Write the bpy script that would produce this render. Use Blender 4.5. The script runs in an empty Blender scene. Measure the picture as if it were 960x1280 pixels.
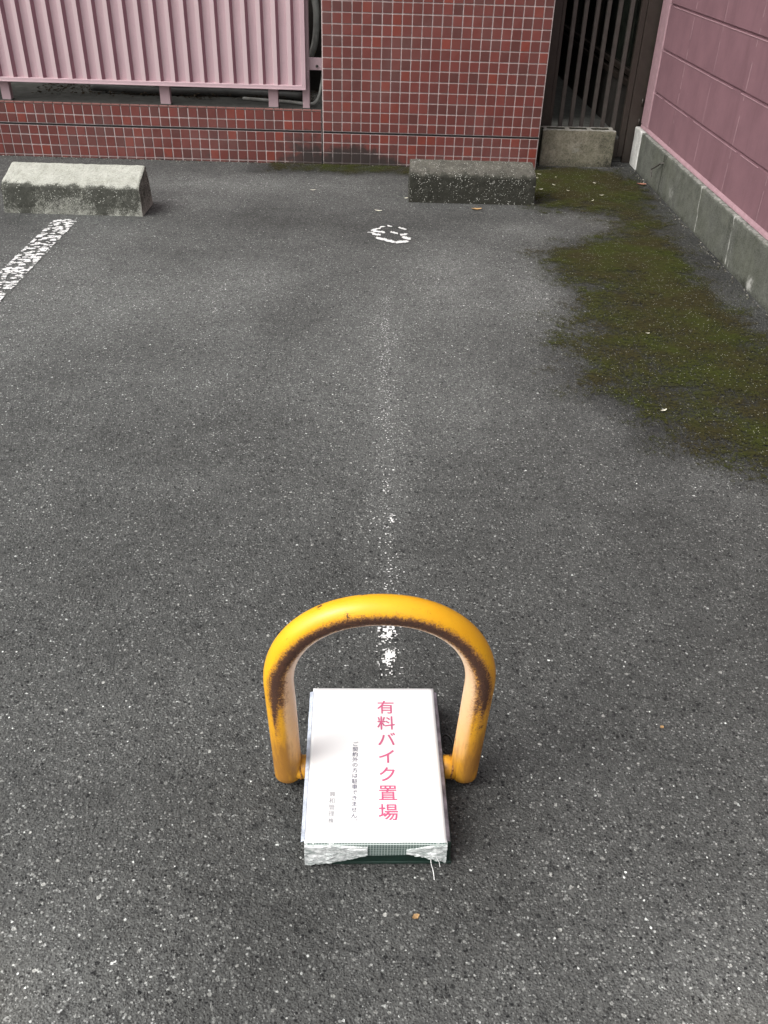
import bpy, bmesh, math, random
from mathutils import Vector, Matrix, noise
random.seed(7)
sc = bpy.context.scene
# ------------------------------------------------------------------ camera
cam = bpy.data.cameras.new('camera'); camo = bpy.data.objects.new('camera', cam)
sc.collection.objects.link(camo); sc.camera = camo
RX = (0.999635165, 0.000485012, 0.0270055809)
RY = (0.0224185651, -0.572554845, -0.819559856)
RZ = (0.0150646798, 0.819866278, -0.572356830)
camo.matrix_world = Matrix(((RX[0], -RY[0], -RZ[0], 0.30008117), (RX[1], -RY[1], -RZ[1], -4.97244429),
                            (RX[2], -RY[2], -RZ[2], 1.18586811), (0, 0, 0, 1)))
cam.sensor_fit = 'VERTICAL'; cam.sensor_height = 36.0; cam.lens = 36.0 * 1097 / 1280
cam.clip_start = 0.02; cam.clip_end = 400
# ------------------------------------------------------------------ world, sun, exposure
SUN_EL, SUN_AZ = math.radians(48), math.radians(243)     # azimuth clockwise from +Y
w = bpy.data.worlds.new('World'); sc.world = w; w.use_nodes = True
wn = w.node_tree; wn.nodes.clear()
wo = wn.nodes.new('ShaderNodeOutputWorld'); bg = wn.nodes.new('ShaderNodeBackground')
sky = wn.nodes.new('ShaderNodeTexSky'); sky.sky_type = 'NISHITA'; sky.sun_disc = False
sky.sun_elevation = SUN_EL; sky.sun_rotation = SUN_AZ; sky.air_density = 1.0; sky.dust_density = 6.0; sky.ozone_density = 1.0
hs = wn.nodes.new('ShaderNodeHueSaturation'); hs.inputs['Saturation'].default_value = 0.22
wn.links.new(sky.outputs[0], hs.inputs['Color']); wn.links.new(hs.outputs[0], bg.inputs[0]); bg.inputs[1].default_value = 0.15
wn.links.new(bg.outputs[0], wo.inputs[0])
sl = bpy.data.lights.new('sun', 'SUN'); sl.energy = 0.55; sl.angle = math.radians(75); sl.color = (1, 0.98, 0.955)
so = bpy.data.objects.new('sun', sl); sc.collection.objects.link(so)
sd = Vector((math.sin(SUN_AZ) * math.cos(SUN_EL), math.cos(SUN_AZ) * math.cos(SUN_EL), math.sin(SUN_EL)))
so.rotation_euler = sd.to_track_quat('Z', 'Y').to_euler(); so.location = sd * 20
sc.view_settings.view_transform = 'Standard'; sc.view_settings.look = 'None'
sc.view_settings.exposure = 0.68; sc.view_settings.gamma = 1.0; sc.view_settings.use_curve_mapping = False

# ------------------------------------------------------------------ helpers
def tag(o, label=None, cat=None, group=None, kind=None):
    if label: o['label'] = label
    if cat: o['category'] = cat
    if group: o['group'] = group
    if kind: o['kind'] = kind
    return o
def empty(name, loc=(0, 0, 0), rz=0):
    o = bpy.data.objects.new(name, None); o.empty_display_size = .1
    sc.collection.objects.link(o); o.location = loc; o.rotation_euler = (0, 0, rz); return o
def link(name, me, mat, parent=None, smooth=False):
    if mat: me.materials.append(mat)
    if smooth:
        for p_ in me.polygons: p_.use_smooth = True
    o = bpy.data.objects.new(name, me); sc.collection.objects.link(o)
    if parent: o.parent = parent
    return o
def add_box(bm, x0, x1, y0, y1, z0, z1):
    v = [bm.verts.new(c) for c in ((x0,y0,z0),(x1,y0,z0),(x1,y1,z0),(x0,y1,z0),(x0,y0,z1),(x1,y0,z1),(x1,y1,z1),(x0,y1,z1))]
    return [bm.faces.new([v[i] for i in f]) for f in ((0,3,2,1),(4,5,6,7),(0,1,5,4),(1,2,6,5),(2,3,7,6),(3,0,4,7))]
def boxes(name, lst, mat, parent=None, bevel=0.0015, seg=1):
    bm = bmesh.new()
    for b in lst: add_box(bm, *b)
    if bevel: bmesh.ops.bevel(bm, geom=bm.edges[:], offset=bevel, segments=seg, affect='EDGES', profile=.5)
    me = bpy.data.meshes.new(name); bm.to_mesh(me); bm.free()
    return link(name, me, mat, parent)
def tube_mesh(name, pts, rad, n=10, closed_caps=True, rads=None):
    vs, fs = [], []
    up = None
    for i, p_ in enumerate(pts):
        p_ = Vector(p_)
        t = (Vector(pts[min(i+1, len(pts)-1)]) - Vector(pts[max(i-1, 0)])).normalized()
        if up is None:
            up = Vector((0, 0, 1)) if abs(t.z) < .9 else Vector((0, 1, 0))
        a = t.cross(up).normalized(); b = t.cross(a).normalized(); up = -b if b.dot(up) < 0 else b
        b = up; a = b.cross(t).normalized()
        r = rads[i] if rads else rad
        for k in range(n):
            th = 2 * math.pi * k / n
            vs.append(p_ + (a * math.cos(th) + b * math.sin(th)) * r)
    for i in range(len(pts) - 1):
        for k in range(n):
            k2 = (k + 1) % n
            fs.append((i*n+k, i*n+k2, (i+1)*n+k2, (i+1)*n+k))
    if closed_caps:
        fs.append(tuple(range(n))[::-1]); fs.append(tuple((len(pts)-1)*n + k for k in range(n)))
    me = bpy.data.meshes.new(name); me.from_pydata([tuple(v) for v in vs], [], fs); me.update()
    return me
def smooth01(a, b, x):
    t = max(0., min(1., (x - a) / (b - a))); return t * t * (3 - 2 * t)
def fbm(x, y, z=0., o=4):
    return noise.fractal(Vector((x, y, z)), 1.0, 2.0, o)      # about -1..1
def setattr_f(me, name, vals):
    a = me.attributes.new(name, 'FLOAT', 'POINT'); a.data.foreach_set('value', vals)

# ------------------------------------------------------------------ node helper
class N:
    def __init__(s, name, rough=0.8, spec=0.3):
        s.m = bpy.data.materials.new(name); s.m.use_nodes = True; s.t = s.m.node_tree
        s.b = s.t.nodes['Principled BSDF']; s.b.inputs['Roughness'].default_value = rough
        s.b.inputs['Specular IOR Level'].default_value = spec
        s.co = s.t.nodes.new('ShaderNodeTexCoord').outputs['Object']
    def lk(s, a, b): s.t.links.new(a, b)
    def put(s, node, key, v):
        i = node.inputs[key]
        if isinstance(v, bpy.types.NodeSocket): s.lk(v, i)
        elif isinstance(v, (tuple, list)) and len(v) == 3 and i.type == 'RGBA': i.default_value = (*v, 1)
        else: i.default_value = v
    def attr(s, name):
        n = s.t.nodes.new('ShaderNodeAttribute'); n.attribute_name = name; return n.outputs['Fac']
    def attrc(s, name):
        n = s.t.nodes.new('ShaderNodeAttribute'); n.attribute_name = name; return n.outputs['Color']
    def map(s, scale, v=None):
        n = s.t.nodes.new('ShaderNodeMapping'); s.lk(v or s.co, n.inputs[0]); n.inputs['Scale'].default_value = scale; return n.outputs[0]
    def noise(s, scale, detail=4, rough=.55, v=None, dist=0):
        n = s.t.nodes.new('ShaderNodeTexNoise'); s.lk(v or s.co, n.inputs['Vector'])
        n.inputs['Scale'].default_value = scale; n.inputs['Detail'].default_value = detail; n.inputs['Roughness'].default_value = rough
        n.inputs['Distortion'].default_value = dist
        return n.outputs['Fac']
    def vor(s, scale, out='Distance', v=None, feature='F1', rnd=1.0):
        n = s.t.nodes.new('ShaderNodeTexVoronoi'); n.feature = feature; s.lk(v or s.co, n.inputs['Vector'])
        n.inputs['Scale'].default_value = scale; n.inputs['Randomness'].default_value = rnd; return n.outputs[out]
    def mr(s, v, a, b, c=0., d=1., clamp=True, sm=False):
        n = s.t.nodes.new('ShaderNodeMapRange'); n.clamp = clamp
        if sm: n.interpolation_type = 'SMOOTHSTEP'
        s.put(n, 'Value', v)
        for k, x in zip(('From Min', 'From Max', 'To Min', 'To Max'), (a, b, c, d)): s.put(n, k, x)
        return n.outputs[0]
    def math(s, op, a, b=0., c=None):
        n = s.t.nodes.new('ShaderNodeMath'); n.operation = op; s.put(n, 0, a); s.put(n, 1, b)
        if c is not None: s.put(n, 2, c)
        return n.outputs[0]
    def mix(s, f, a, b, mode='MIX'):
        n = s.t.nodes.new('ShaderNodeMix'); n.data_type = 'RGBA'; n.blend_type = mode
        s.put(n, 0, f)
        i = [x for x in n.inputs if x.type == 'RGBA']
        for sock, v in zip(i, (a, b)):
            if isinstance(v, bpy.types.NodeSocket): s.lk(v, sock)
            else: sock.default_value = (*v, 1)
        return [x for x in n.outputs if x.type == 'RGBA'][0]
    def sep(s, v, ch):
        n = s.t.nodes.new('ShaderNodeSeparateXYZ'); s.lk(v, n.inputs[0]); return n.outputs[ch]
    def bump(s, h, dist=.002, strength=1.0):
        n = s.t.nodes.new('ShaderNodeBump'); n.inputs['Distance'].default_value = dist; n.inputs['Strength'].default_value = strength
        s.lk(h, n.inputs['Height']); s.lk(n.outputs[0], s.b.inputs['Normal']); return n
    def col(s, c): s.put(s.b, 'Base Color', c)
    def rough(s, c): s.put(s.b, 'Roughness', c)

def plain(name, col, rough=.6, spec=.3, var=.25, scale=12, bump=.0, bscale=300, metallic=0.):
    n = N(name, rough, spec)
    f = n.noise(scale, 6, .65)
    c2 = tuple(x * (1 - var) for x in col); c1 = tuple(min(1, x * (1 + var * .6)) for x in col)
    n.col(n.mix(n.mr(f, .3, .7), c2, c1)); n.b.inputs['Metallic'].default_value = metallic
    n.rough(n.mr(n.noise(scale * 3, 4), .3, .7, rough - .08, rough + .08))
    if bump: n.bump(n.noise(bscale, 3), bump)
    return n.m

# ------------------------------------------------------------------ materials
def mat_asphalt():
    n = N('asphalt', .85, .25)
    wear, damp_shade = n.attr('wear'), n.attr('damp')
    big = n.noise(1.3, 5, .6); mid = n.noise(9, 5, .65); fine = n.noise(95, 3, .75); grit = n.noise(330, 3, .75); clump = n.noise(42, 4, .75)
    c = n.mix(n.mr(fine, .30, .70), (.020, .020, .0205), (.090, .089, .086))
    c = n.mix(n.mr(grit, .40, .64, 0, .8), c, (.125, .124, .120))
    c = n.mix(n.mr(clump, .30, .48, .75, 0), c, (.020, .020, .021))
    sh = n.noise(230, 2, .5)
    def stones(c, scale, lo, hi, keep, v=None, r=.34, pw=2.2):
        d = n.vor(scale, 'Distance', v); rc = n.vor(scale, 'Color', v)
        rr = n.sep(rc, 0); rk = n.sep(rc, 1); rs = n.sep(rc, 2)
        rad = n.math('MULTIPLY', n.mr(rs, 0, 1, .5, 1.2), r)
        dd = n.math('ADD', d, n.mr(sh, .3, .7, -.13, .13))
        m = n.math('MULTIPLY', n.mr(dd, n.math('SUBTRACT', rad, .05), n.math('ADD', rad, .05), 1, 0), n.math('LESS_THAN', rk, keep))
        return n.mix(m, c, n.mix(n.math('POWER', rr, pw), lo, hi)), m, d
    v2 = n.map((1.07, .93, 1)); v3 = n.map((.9, 1.12, 1))
    c, m1, d1 = stones(c, 300, (.040, .040, .040), (.26, .257, .25), .66, r=.37)
    c, m2, d2 = stones(c, 185, (.075, .075, .074), (.24, .237, .228), .52, r=.37, pw=1.6)
    c, m5, d5 = stones(c, 215, (.15, .15, .147), (.42, .415, .40), .17, v=v3, r=.31, pw=1.5)
    c, m3, d3 = stones(c, 105, (.14, .14, .135), (.42, .41, .39), .10, r=.27)
    c, m4, d4 = stones(c, 180, (.26, .26, .255), (.85, .85, .83), .050, v=v2, r=.26, pw=2.4)
    c, m6, d6 = stones(c, 72, (.26, .26, .255), (.88, .88, .86), .10, v=v3, r=.130, pw=2.2)
    c, m7, d7 = stones(c, 84, (.022, .022, .022), (.035, .035, .035), .22, v=v2, r=.24)
    pit = n.vor(120, 'Distance', n.map((1, 1.2, 1))); pk = n.sep(n.vor(120, 'Color', n.map((1, 1.2, 1))), 0)
    pm = n.math('MULTIPLY', n.math('LESS_THAN', n.math('ADD', pit, n.mr(sh, .3, .7, -.12, .12)), .27), n.math('LESS_THAN', pk, .20))
    c = n.mix(n.math('MULTIPLY', pm, .85), c, (.010, .010, .011))
    k = n.math('ADD', n.mr(big, .3, .7, .86, 1.10), n.mr(mid, .3, .7, -.15, .15))
    k = n.math('ADD', k, n.math('MULTIPLY', wear, 2.1)); k = n.math('SUBTRACT', k, n.math('MULTIPLY', damp_shade, .85))
    k = n.math('MAXIMUM', k, .3)
    kk = n.t.nodes.new('ShaderNodeCombineColor')
    for i, g_ in enumerate((.970, 1.0, .982)): n.lk(n.math('MULTIPLY', k, g_), kk.inputs[i])
    c = n.mix(1.0, c, kk.outputs[0], 'MULTIPLY')
    tan = n.attr('dust')
    c = n.mix(n.math('MULTIPLY', tan, .5), c, (.19, .175, .14))
    n.col(c)
    n.rough(n.mr(damp_shade, 0, 1, .86, .6))
    h = n.math('ADD', n.mr(d1, 0, .6, 1, 0), n.math('MULTIPLY', n.mr(d2, 0, .7, 1, 0), 1.0))
    h = n.math('ADD', h, n.math('MULTIPLY', fine, 2.2)); h = n.math('SUBTRACT', h, n.math('MULTIPLY', pm, 1.8))
    n.bump(h, .0013, .9)
    return n.m
def mat_moss():
    n = N('moss', .95, .1)
    d = n.attr('dens')
    big = n.noise(5, 5, .6); fine = n.noise(60, 5, .75); vf = n.noise(260, 3, .7)
    c = n.mix(n.mr(big, .40, .62), (.048, .041, .016), (.048, .057, .011))
    c = n.mix(n.mr(fine, .35, .7), n.mix(.55, c, (.010, .010, .005)), c)
    c = n.mix(n.mr(vf, .5, .75, 0, .4), c, (.055, .062, .016))
    sk = n.sep(n.vor(150, 'Color'), 0); sdist = n.vor(150)
    sp = n.math('MULTIPLY', n.math('LESS_THAN', sdist, .24), n.math('LESS_THAN', sk, .20))
    c = n.mix(sp, c, (.34, .34, .30))
    n.col(c)
    f = n.math('ADD', d, n.mr(n.noise(9, 6, .78), .3, .7, -.52, .48))
    f = n.math('ADD', f, n.mr(n.noise(120, 4, .85), .3, .7, -.80, .80))
    a = n.mr(f, .34, .66, 0, .92)
    n.put(n.b, 'Alpha', a)
    n.bump(n.math('ADD', fine, vf), .003, .7)
    return n.m
def mat_paint():
    n = N('road_paint', .7, .3)
    f = n.noise(120, 4, .7)
    n.col(n.mix(n.mr(f, .35, .7), (.62, .62, .60), (.84, .84, .83))); n.bump(f, .001); return n.m
def mat_tile():
    n = N('red_tile', .33, .45)
    c = n.attrc('tcol'); st = n.attr('stain')
    f = n.noise(45, 5, .7)
    c = n.mix(n.mr(f, .3, .75, 0, .38), c, n.mix(.6, c, (.11, .055, .048)))
    grime = n.mr(n.math('ADD', st, n.mr(n.noise(22, 5, .7), .3, .7, -.35, .35)), .25, .75, 0, .9)
    c = n.mix(grime, c, (.022, .021, .019))
    haze_ = n.mr(n.noise(3.5, 5, .6), .5, .8, 0, .22)
    c = n.mix(haze_, c, (.24, .20, .19))
    n.col(c); n.rough(n.mr(grime, 0, .9, .36, .8)); n.bump(f, .0004); return n.m
def mat_grout():
    n = N('tile_grout', .9, .1)
    f = n.noise(60, 5, .7); st = n.attr('stain')
    c = n.mix(n.mr(f, .3, .7), (.44, .36, .345), (.68, .59, .57))
    g = n.mr(n.math('ADD', st, n.mr(n.noise(30, 4, .8), .3, .7, -.5, .5)), .45, .9, 0, .75)
    n.col(n.mix(g, c, (.05, .047, .043))); n.bump(f, .001); return n.m
def mat_conc(name, a, b, spots=0.0, spotcol=(.4, .4, .38), green=0.0, bump=.002, scale=18):
    n = N(name, .92, .15)
    f = n.noise(scale, 7, .68); g = n.noise(150, 4, .8); l = n.noise(5, 4, .6)
    c = n.mix(n.mr(f, .3, .7), a, b)
    c = n.mix(n.mr(g, .4, .75, 0, .45), c, tuple(min(1, x * 1.5) for x in b))
    c = n.mix(n.mr(n.math('ADD', g, n.mr(n.noise(330, 2, .7), .3, .7, -.08, .08)), .25, .46, .75, 0), c, tuple(x * .35 for x in a))
    if green: c = n.mix(n.mr(l, .4, .65, 0, green), c, (.075, .085, .035))
    st = n.attr('stain'); c = n.mix(n.mr(n.math('ADD', st, n.math('ADD', n.mr(n.noise(38, 6, .8), .3, .7, -.35, .35), n.mr(n.noise(190, 3, .8), .3, .7, -.40, .40))), .2, .8, 0, .88), c, (.026, .027, .021))
    ef = n.attr('efflo'); c = n.mix(n.mr(n.math('MULTIPLY', ef, n.mr(n.noise(50, 4, .7), .3, .65, .35, 1.2)), .25, .8, 0, .8), c, (.42, .42, .39))
    if spots:
        d = n.math('ADD', n.vor(190), n.mr(n.noise(260, 3, .7), .3, .7, -.2, .2)); k = n.sep(n.vor(190, 'Color'), 0); s2 = n.sep(n.vor(190, 'Color'), 1)
        m = n.math('MULTIPLY', n.math('LESS_THAN', d, n.mr(s2, 0, 1, .1, .42)), n.math('LESS_THAN', k, n.mr(n.noise(20, 3, .7), .35, .65, 0, spots * 2)))
        c = n.mix(m, c, spotcol)
    n.col(c); n.bump(n.math('ADD', n.math('MULTIPLY', f, .8), g), bump, .9); return n.m
def mat_pinkwall():
    n = N('pink_wall_paint', .62, .3)
    f = n.noise(7, 6, .65); g = n.noise(210, 3, .7)
    c = n.mix(n.mr(f, .3, .7), (.158, .086, .100), (.198, .108, .124))
    c = n.mix(n.mr(n.noise(33, 6, .8), .56, .8, 0, .35), c, (.27, .165, .18))
    c = n.mix(n.mr(n.noise(1, 5, .7, n.map((4, 16, 1.6))), .50, .74, 0, .45), c, (.098, .052, .060))
    d = n.vor(26); k = n.sep(n.vor(26, 'Color'), 0)
    c = n.mix(n.math('MULTIPLY', n.math('LESS_THAN', d, .10), n.math('LESS_THAN', k, .12)), c, (.36, .25, .26))
    n.col(c); n.bump(n.math('ADD', g, n.math('MULTIPLY', n.noise(70, 3, .6), .8)), .0012, .8); return n.m
def mat_hoop():
    n = N('hoop_paint', .30, .5)
    rust, inner, low = n.attr('rust'), n.attr('inner'), n.attr('low')
    f = n.noise(70, 6, .8); f2 = n.noise(300, 4, .8); l = n.noise(12, 5, .6)
    c = n.mix(n.mr(l, .35, .7), (.80, .38, .012), (.86, .46, .016))
    c = n.mix(n.math('MULTIPLY', low, .8), c, (.52, .24, .025))
    inn = n.mr(n.math('ADD', inner, n.mr(f, .3, .7, -.1, .1)), .35, .75)
    c = n.mix(inn, c, n.mix(low, (.76, .50, .27), (.66, .35, .09)))
    # brown bloom round the rust, then the dark crust itself
    ff = n.math('ADD', rust, n.mr(f2, .3, .7, -.26, .26)); ff = n.math('ADD', ff, n.mr(f, .3, .7, -.14, .14))
    c = n.mix(n.mr(ff, .14, .58, 0, .9), c, (.36, .14, .035))
    crust = n.mr(ff, .45, .74)
    c = n.mix(crust, c, n.mix(n.mr(f2, .35, .65), (.034, .017, .012), (.110, .044, .022)))
    # specks and scratches
    d = n.vor(34); k = n.sep(n.vor(34, 'Color'), 0)
    sp = n.math('MULTIPLY', n.math('LESS_THAN', n.math('ADD', d, n.mr(f2, .3, .7, -.16, .16)), .14), n.math('LESS_THAN', k, .40))
    sc1 = n.noise(1, 3, .6, n.map((9, 260, 60)), dist=.8); sc2 = n.noise(14, 2, .5)
    sp = n.math('MAXIMUM', sp, n.math('MULTIPLY', n.mr(sc1, .70, .73), n.mr(sc2, .52, .60)))
    c = n.mix(sp, c, (.10, .04, .02))
    st = n.map((60, 60, 9)); sm = n.mr(n.math('MULTIPLY', n.noise(1, 4, .7, st), n.math('ADD', low, .1)), .42, .62, 0, .6)
    c = n.mix(sm, c, (.20, .085, .03))
    n.col(c); n.rough(n.math('MAXIMUM', n.mr(crust, 0, 1, .30, .9), n.mr(low, 0, 1, .28, .5)))
    n.bump(n.math('ADD', n.math('MULTIPLY', crust, n.math('ADD', f2, .4)), n.math('MULTIPLY', f2, .06)), .0012, 1); return n.m
def mat_film():
    n = N('plastic_film', .25, .5)
    f = n.noise(1, 6, .75, n.map((40, 60, 170)), dist=1.2)
    n.col(n.mix(n.mr(f, .35, .6), (.40, .46, .44), (.88, .90, .89)))
    n.put(n.b, 'Alpha', n.mr(f, .3, .5, .55, .97)); n.bump(f, .003); return n.m
def mat_mesh_tape():
    n = N('mesh_tape', .4, .4)
    x = n.sep(n.co, 0); z = n.sep(n.co, 2)
    def ln(v, pitch, wd):
        m = n.math('FRACT', n.math('DIVIDE', n.math('ADD', v, 10.0), pitch)); return n.math('LESS_THAN', m, wd)
    g = n.math('MAXIMUM', ln(x, .0042, .20), ln(z, .0042, .18))
    n.col(n.mix(n.math('MULTIPLY', g, .8), (.085, .13, .115), (.50, .56, .53))); return n.m
def mat_panel(ribbed=False):
    n = N('pink_panel_paint' + ('_faded' if ribbed else ''), .5, .35)
    f = n.noise(9, 6, .7, n.map((1, 1, .35))); g = n.noise(150, 4, .7)
    c = n.mix(n.mr(f, .3, .7), (.50, .355, .382), (.57, .415, .438))
    c = n.mix(n.mr(g, .55, .8, 0, .4), c, (.36, .23, .26))
    if ribbed:   # rib light and shade painted in: fronts paler, right flanks darker
        rib_shade = n.attr('fade'); c = n.mix(n.mr(rib_shade, 0, .5, 1, 0), c, (.29, .155, .185)); c = n.mix(n.mr(rib_shade, .6, 1, 0, .7), c, (.64, .50, .51))
    n.col(c); n.bump(g, .0004); return n.m
M = {}
M['asphalt'] = mat_asphalt(); M['moss'] = mat_moss(); M['paint'] = mat_paint(); M['tile'] = mat_tile(); M['grout'] = mat_grout()
M['stop_pale'] = mat_conc('pale_concrete', (.29, .295, .25), (.45, .455, .405), spots=.10, spotcol=(.55, .56, .50))
M['stop_dark'] = mat_conc('dark_mossy_concrete', (.060, .059, .050), (.135, .130, .110), spots=.26, spotcol=(.46, .46, .42), bump=.003)
M['block'] = mat_conc('block_concrete', (.085, .082, .058), (.30, .275, .215), green=.3)
M['base'] = mat_conc('wall_base_concrete', (.050, .053, .046), (.118, .122, .106), green=.15, bump=.001)
M['ledge'] = plain('ledge_concrete', (.12, .12, .11), .9, .1, .3, 20, .001)
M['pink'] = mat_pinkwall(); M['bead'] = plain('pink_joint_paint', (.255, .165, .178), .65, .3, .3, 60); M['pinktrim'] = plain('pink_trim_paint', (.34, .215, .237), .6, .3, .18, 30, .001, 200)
M['panel'] = mat_panel(); M['hoop'] = mat_hoop(); M['film'] = mat_film(); M['film_side'] = plain('aged_film', (.21, .19, .215), .35, .5, .7, 40, .001); M['film_pale'] = plain('pale_film', (.52, .57, .66), .3, .5, .5, 40, .001); M['mesh'] = mat_mesh_tape()
M['gate'] = plain('brown_aluminium', (.040, .031, .025), .42, .5, .25, 30)
M['gatebar'] = plain('brown_bar_aluminium', (.068, .060, .053), .42, .5, .25, 30)
M['green'] = plain('dark_green_coating', (.010, .030, .022), .4, .5, .3, 60)
def mat_paper():
    n = N('paper', .45, .4)
    f = n.noise(10, 4, .6); n.col(n.mix(n.mr(f, .3, .7), (.86, .86, .85), (.89, .89, .88)))
    n.bump(n.noise(28, 2, .5), .0006, .5); return n.m
M['paper'] = mat_paper()
M['ink_red'] = plain('pink_ink', (.60, .12, .235), .5, .3, .08, 300)
M['ink_grey'] = plain('grey_ink', (.17, .17, .22), .5, .3, .1, 300)
M['ink_faint'] = plain('faded_grey_ink', (.36, .36, .38), .5, .3, .1, 300)
M['white'] = plain('white_wall_paint', (.55, .55, .52), .7, .3, .35, 40, .001)
M['dark'] = plain('dark_wall', (.05, .045, .04), .8, .2, .4, 8, .002, 60)
M['wood'] = plain('dark_wood', (.035, .026, .020), .6, .3, .4, 20)
M['steel'] = plain('weathered_steel', (.10, .095, .085), .6, .4, .4, 60, metallic=.6)
M['rubber'] = plain('black_rubber', (.012, .012, .012), .5, .4, .2, 40)
M['hose'] = plain('grey_hose_plastic', (.38, .38, .35), .5, .4, .3, 30)
M['ac'] = plain('grey_metal_casing', (.10, .10, .095), .5, .4, .3, 14)
M['leaf_tan'] = plain('dry_leaf', (.42, .27, .13), .7, .2, .35, 90)
M['leaf_brown'] = plain('brown_leaf', (.28, .13, .09), .7, .2, .35, 90)
M['petal'] = plain('pale_petal', (.68, .66, .55), .7, .2, .2, 90)
M['debris'] = plain('leaf_litter', (.05, .038, .025), .9, .1, .6, 70, .002, 80)
def mat_glass():
    n = N('dark_window_glass', .12, .5)
    f = n.noise(16, 6, .75, n.map((1, 1, 1)), dist=.6)
    n.col(n.mix(n.mr(f, .4, .65), (.008, .009, .008), (.035, .042, .032))); return n.m  # greenish mottle paints a foliage reflection into the glass colour
M['glass'] = mat_glass()

# ------------------------------------------------------------------ ground
MOSS = [(1.17,.05),(1.62,.05),(1.64,-.30),(1.60,-.75),(1.59,-1.2),(1.57,-1.7),(1.58,-2.1),(1.64,-2.5),(1.68,-3.0),(1.60,-3.25),(1.45,-3.2),(1.30,-3.1),
        (1.17,-3.02),(1.05,-2.95),(1.0,-2.72),(.93,-2.62),(.88,-2.46),(.88,-2.25),(.91,-2.1),(.97,-1.97),(1.02,-1.85),(.97,-1.64),(1.00,-1.45),
        (1.13,-1.25),(1.33,-1.12),(1.43,-.95),(1.33,-.82),(1.16,-.74),(1.06,-.74),(1.06,-.3),(1.10,0)]
def inside(x, y, P):
    c = False; j = len(P) - 1
    for i in range(len(P)):
        if (P[i][1] > y) != (P[j][1] > y) and x < (P[j][0]-P[i][0]) * (y-P[i][1]) / (P[j][1]-P[i][1]) + P[i][0]: c = not c
        j = i
    return c
def pdist(x, y, P):
    best = 9
    j = len(P) - 1
    for i in range(len(P)):
        ax, ay = P[j]; bx, by = P[i]; dx, dy = bx-ax, by-ay
        t = max(0, min(1, ((x-ax)*dx + (y-ay)*dy) / (dx*dx + dy*dy)))
        best = min(best, math.hypot(x-ax-t*dx, y-ay-t*dy)); j = i
    return best if inside(x, y, P) else -best
def gauss(x, y, cx, cy, rx, ry): return math.exp(-((x-cx)/rx)**2 - ((y-cy)/ry)**2)
LIGHT = [(.62,-2.05,.30,.45,.14),(-.45,-2.0,.35,.5,.12),(-.42,-.45,.55,.16,.30),(-.13,-1.70,.30,.35,.22),(.60,-1.55,.22,.38,.28),(.22,-2.2,.16,.5,.18),(.55,-2.6,.16,.30,.22),(-.85,-1.9,.35,.8,.22),
         (-.70,-.80,.30,.10,.25),(.34,-2.9,.06,1.0,.16),(-.2,-2.65,.25,.3,.10),(.92,-1.05,.16,.10,.2),(.80,-4.40,.15,.14,.28),(-.18,-4.42,.16,.18,.26),(.93,-1.9,.12,.5,.2)]
DARK = [(-.60,-2.5,.10,.13,.18),(.0,-1.1,.55,.16,.16),(.85,-.95,.35,.12,.22),(-.25,-1.50,.3,.12,.14),(.75,-2.2,.10,.6,.20),(.32,-4.05,.34,.36,.22),(.32,-4.06,.15,.19,.25),(.45,-3.5,.6,.35,.10),(.9,-3.6,.4,.5,.10),  # pair round the lock box: grime and contact shade painted dark
        (.02,-2.0,.14,.5,.14),(.35,-4.30,.22,.10,.12),(-.74,-.9,.10,.25,.3),(1.0,-3.25,.25,.12,.12)]  # patch at the pale stop's right end paints its soft shadow
def frange(a, b, s):
    r = []; v = a
    while v < b - 1e-9: r.append(round(v, 4)); v += s
    return r
xs = [-150, -60, -20, -8, -4, -3] + frange(-2.5, 2.2, .04) + [2.2, 3, 5, 10, 30, 150]
ys = [-150, -40, -12, -7] + frange(-5.2, .3, .04) + [.3, .6, 1, 2, 4, 8, 30, 150]
vs, fs, we, da, du = [], [], [], [], []
for y in ys:
    for x in xs:
        vs.append((x, y, 0))
        f = fbm(x * 2.2, y * 2.2, 3.1) * .10
        l = sum(a * gauss(x, y, cx, cy, rx, ry) for cx, cy, rx, ry, a in LIGHT)
        d = sum(a * gauss(x, y, cx, cy, rx, ry) for cx, cy, rx, ry, a in DARK)
        we.append(l + f)
        dm = 0
        if -3.6 < y < .3 and .7 < x < 1.8: dm = smooth01(-.10, .05, pdist(x, y, MOSS) + fbm(x*6, y*6) * .05) * .5
        if x > 1.50 and y < .2: dm = max(dm, smooth01(1.50, 1.62, x) * .55)
        if -.4 < x < 1.2 and y > -.22: dm = max(dm, .35)
        da.append(min(.8, dm + d))
        du.append(.55 * gauss(x, y, -.24, -4.46, .09, .10) + .3 * gauss(x, y, .80, -4.45, .1, .05) + .12 * gauss(x, y, 1.3, -.95, .2, .15))
nx = len(xs)
for j in range(len(ys) - 1):
    for i in range(nx - 1):
        a = j * nx + i; fs.append((a, a+1, a+nx+1, a+nx))
me = bpy.data.meshes.new('parking_ground'); me.from_pydata(vs, [], fs); me.update()
setattr_f(me, 'wear', we); setattr_f(me, 'damp', da); setattr_f(me, 'dust', du)
tag(link('ground', me, M['asphalt']), kind='structure')
# passage floor behind the gate
tag(boxes('path', [(1.16, 1.80, .262, 6.2, -.05, .075)], M['ledge'], bevel=.004), kind='structure')

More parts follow.
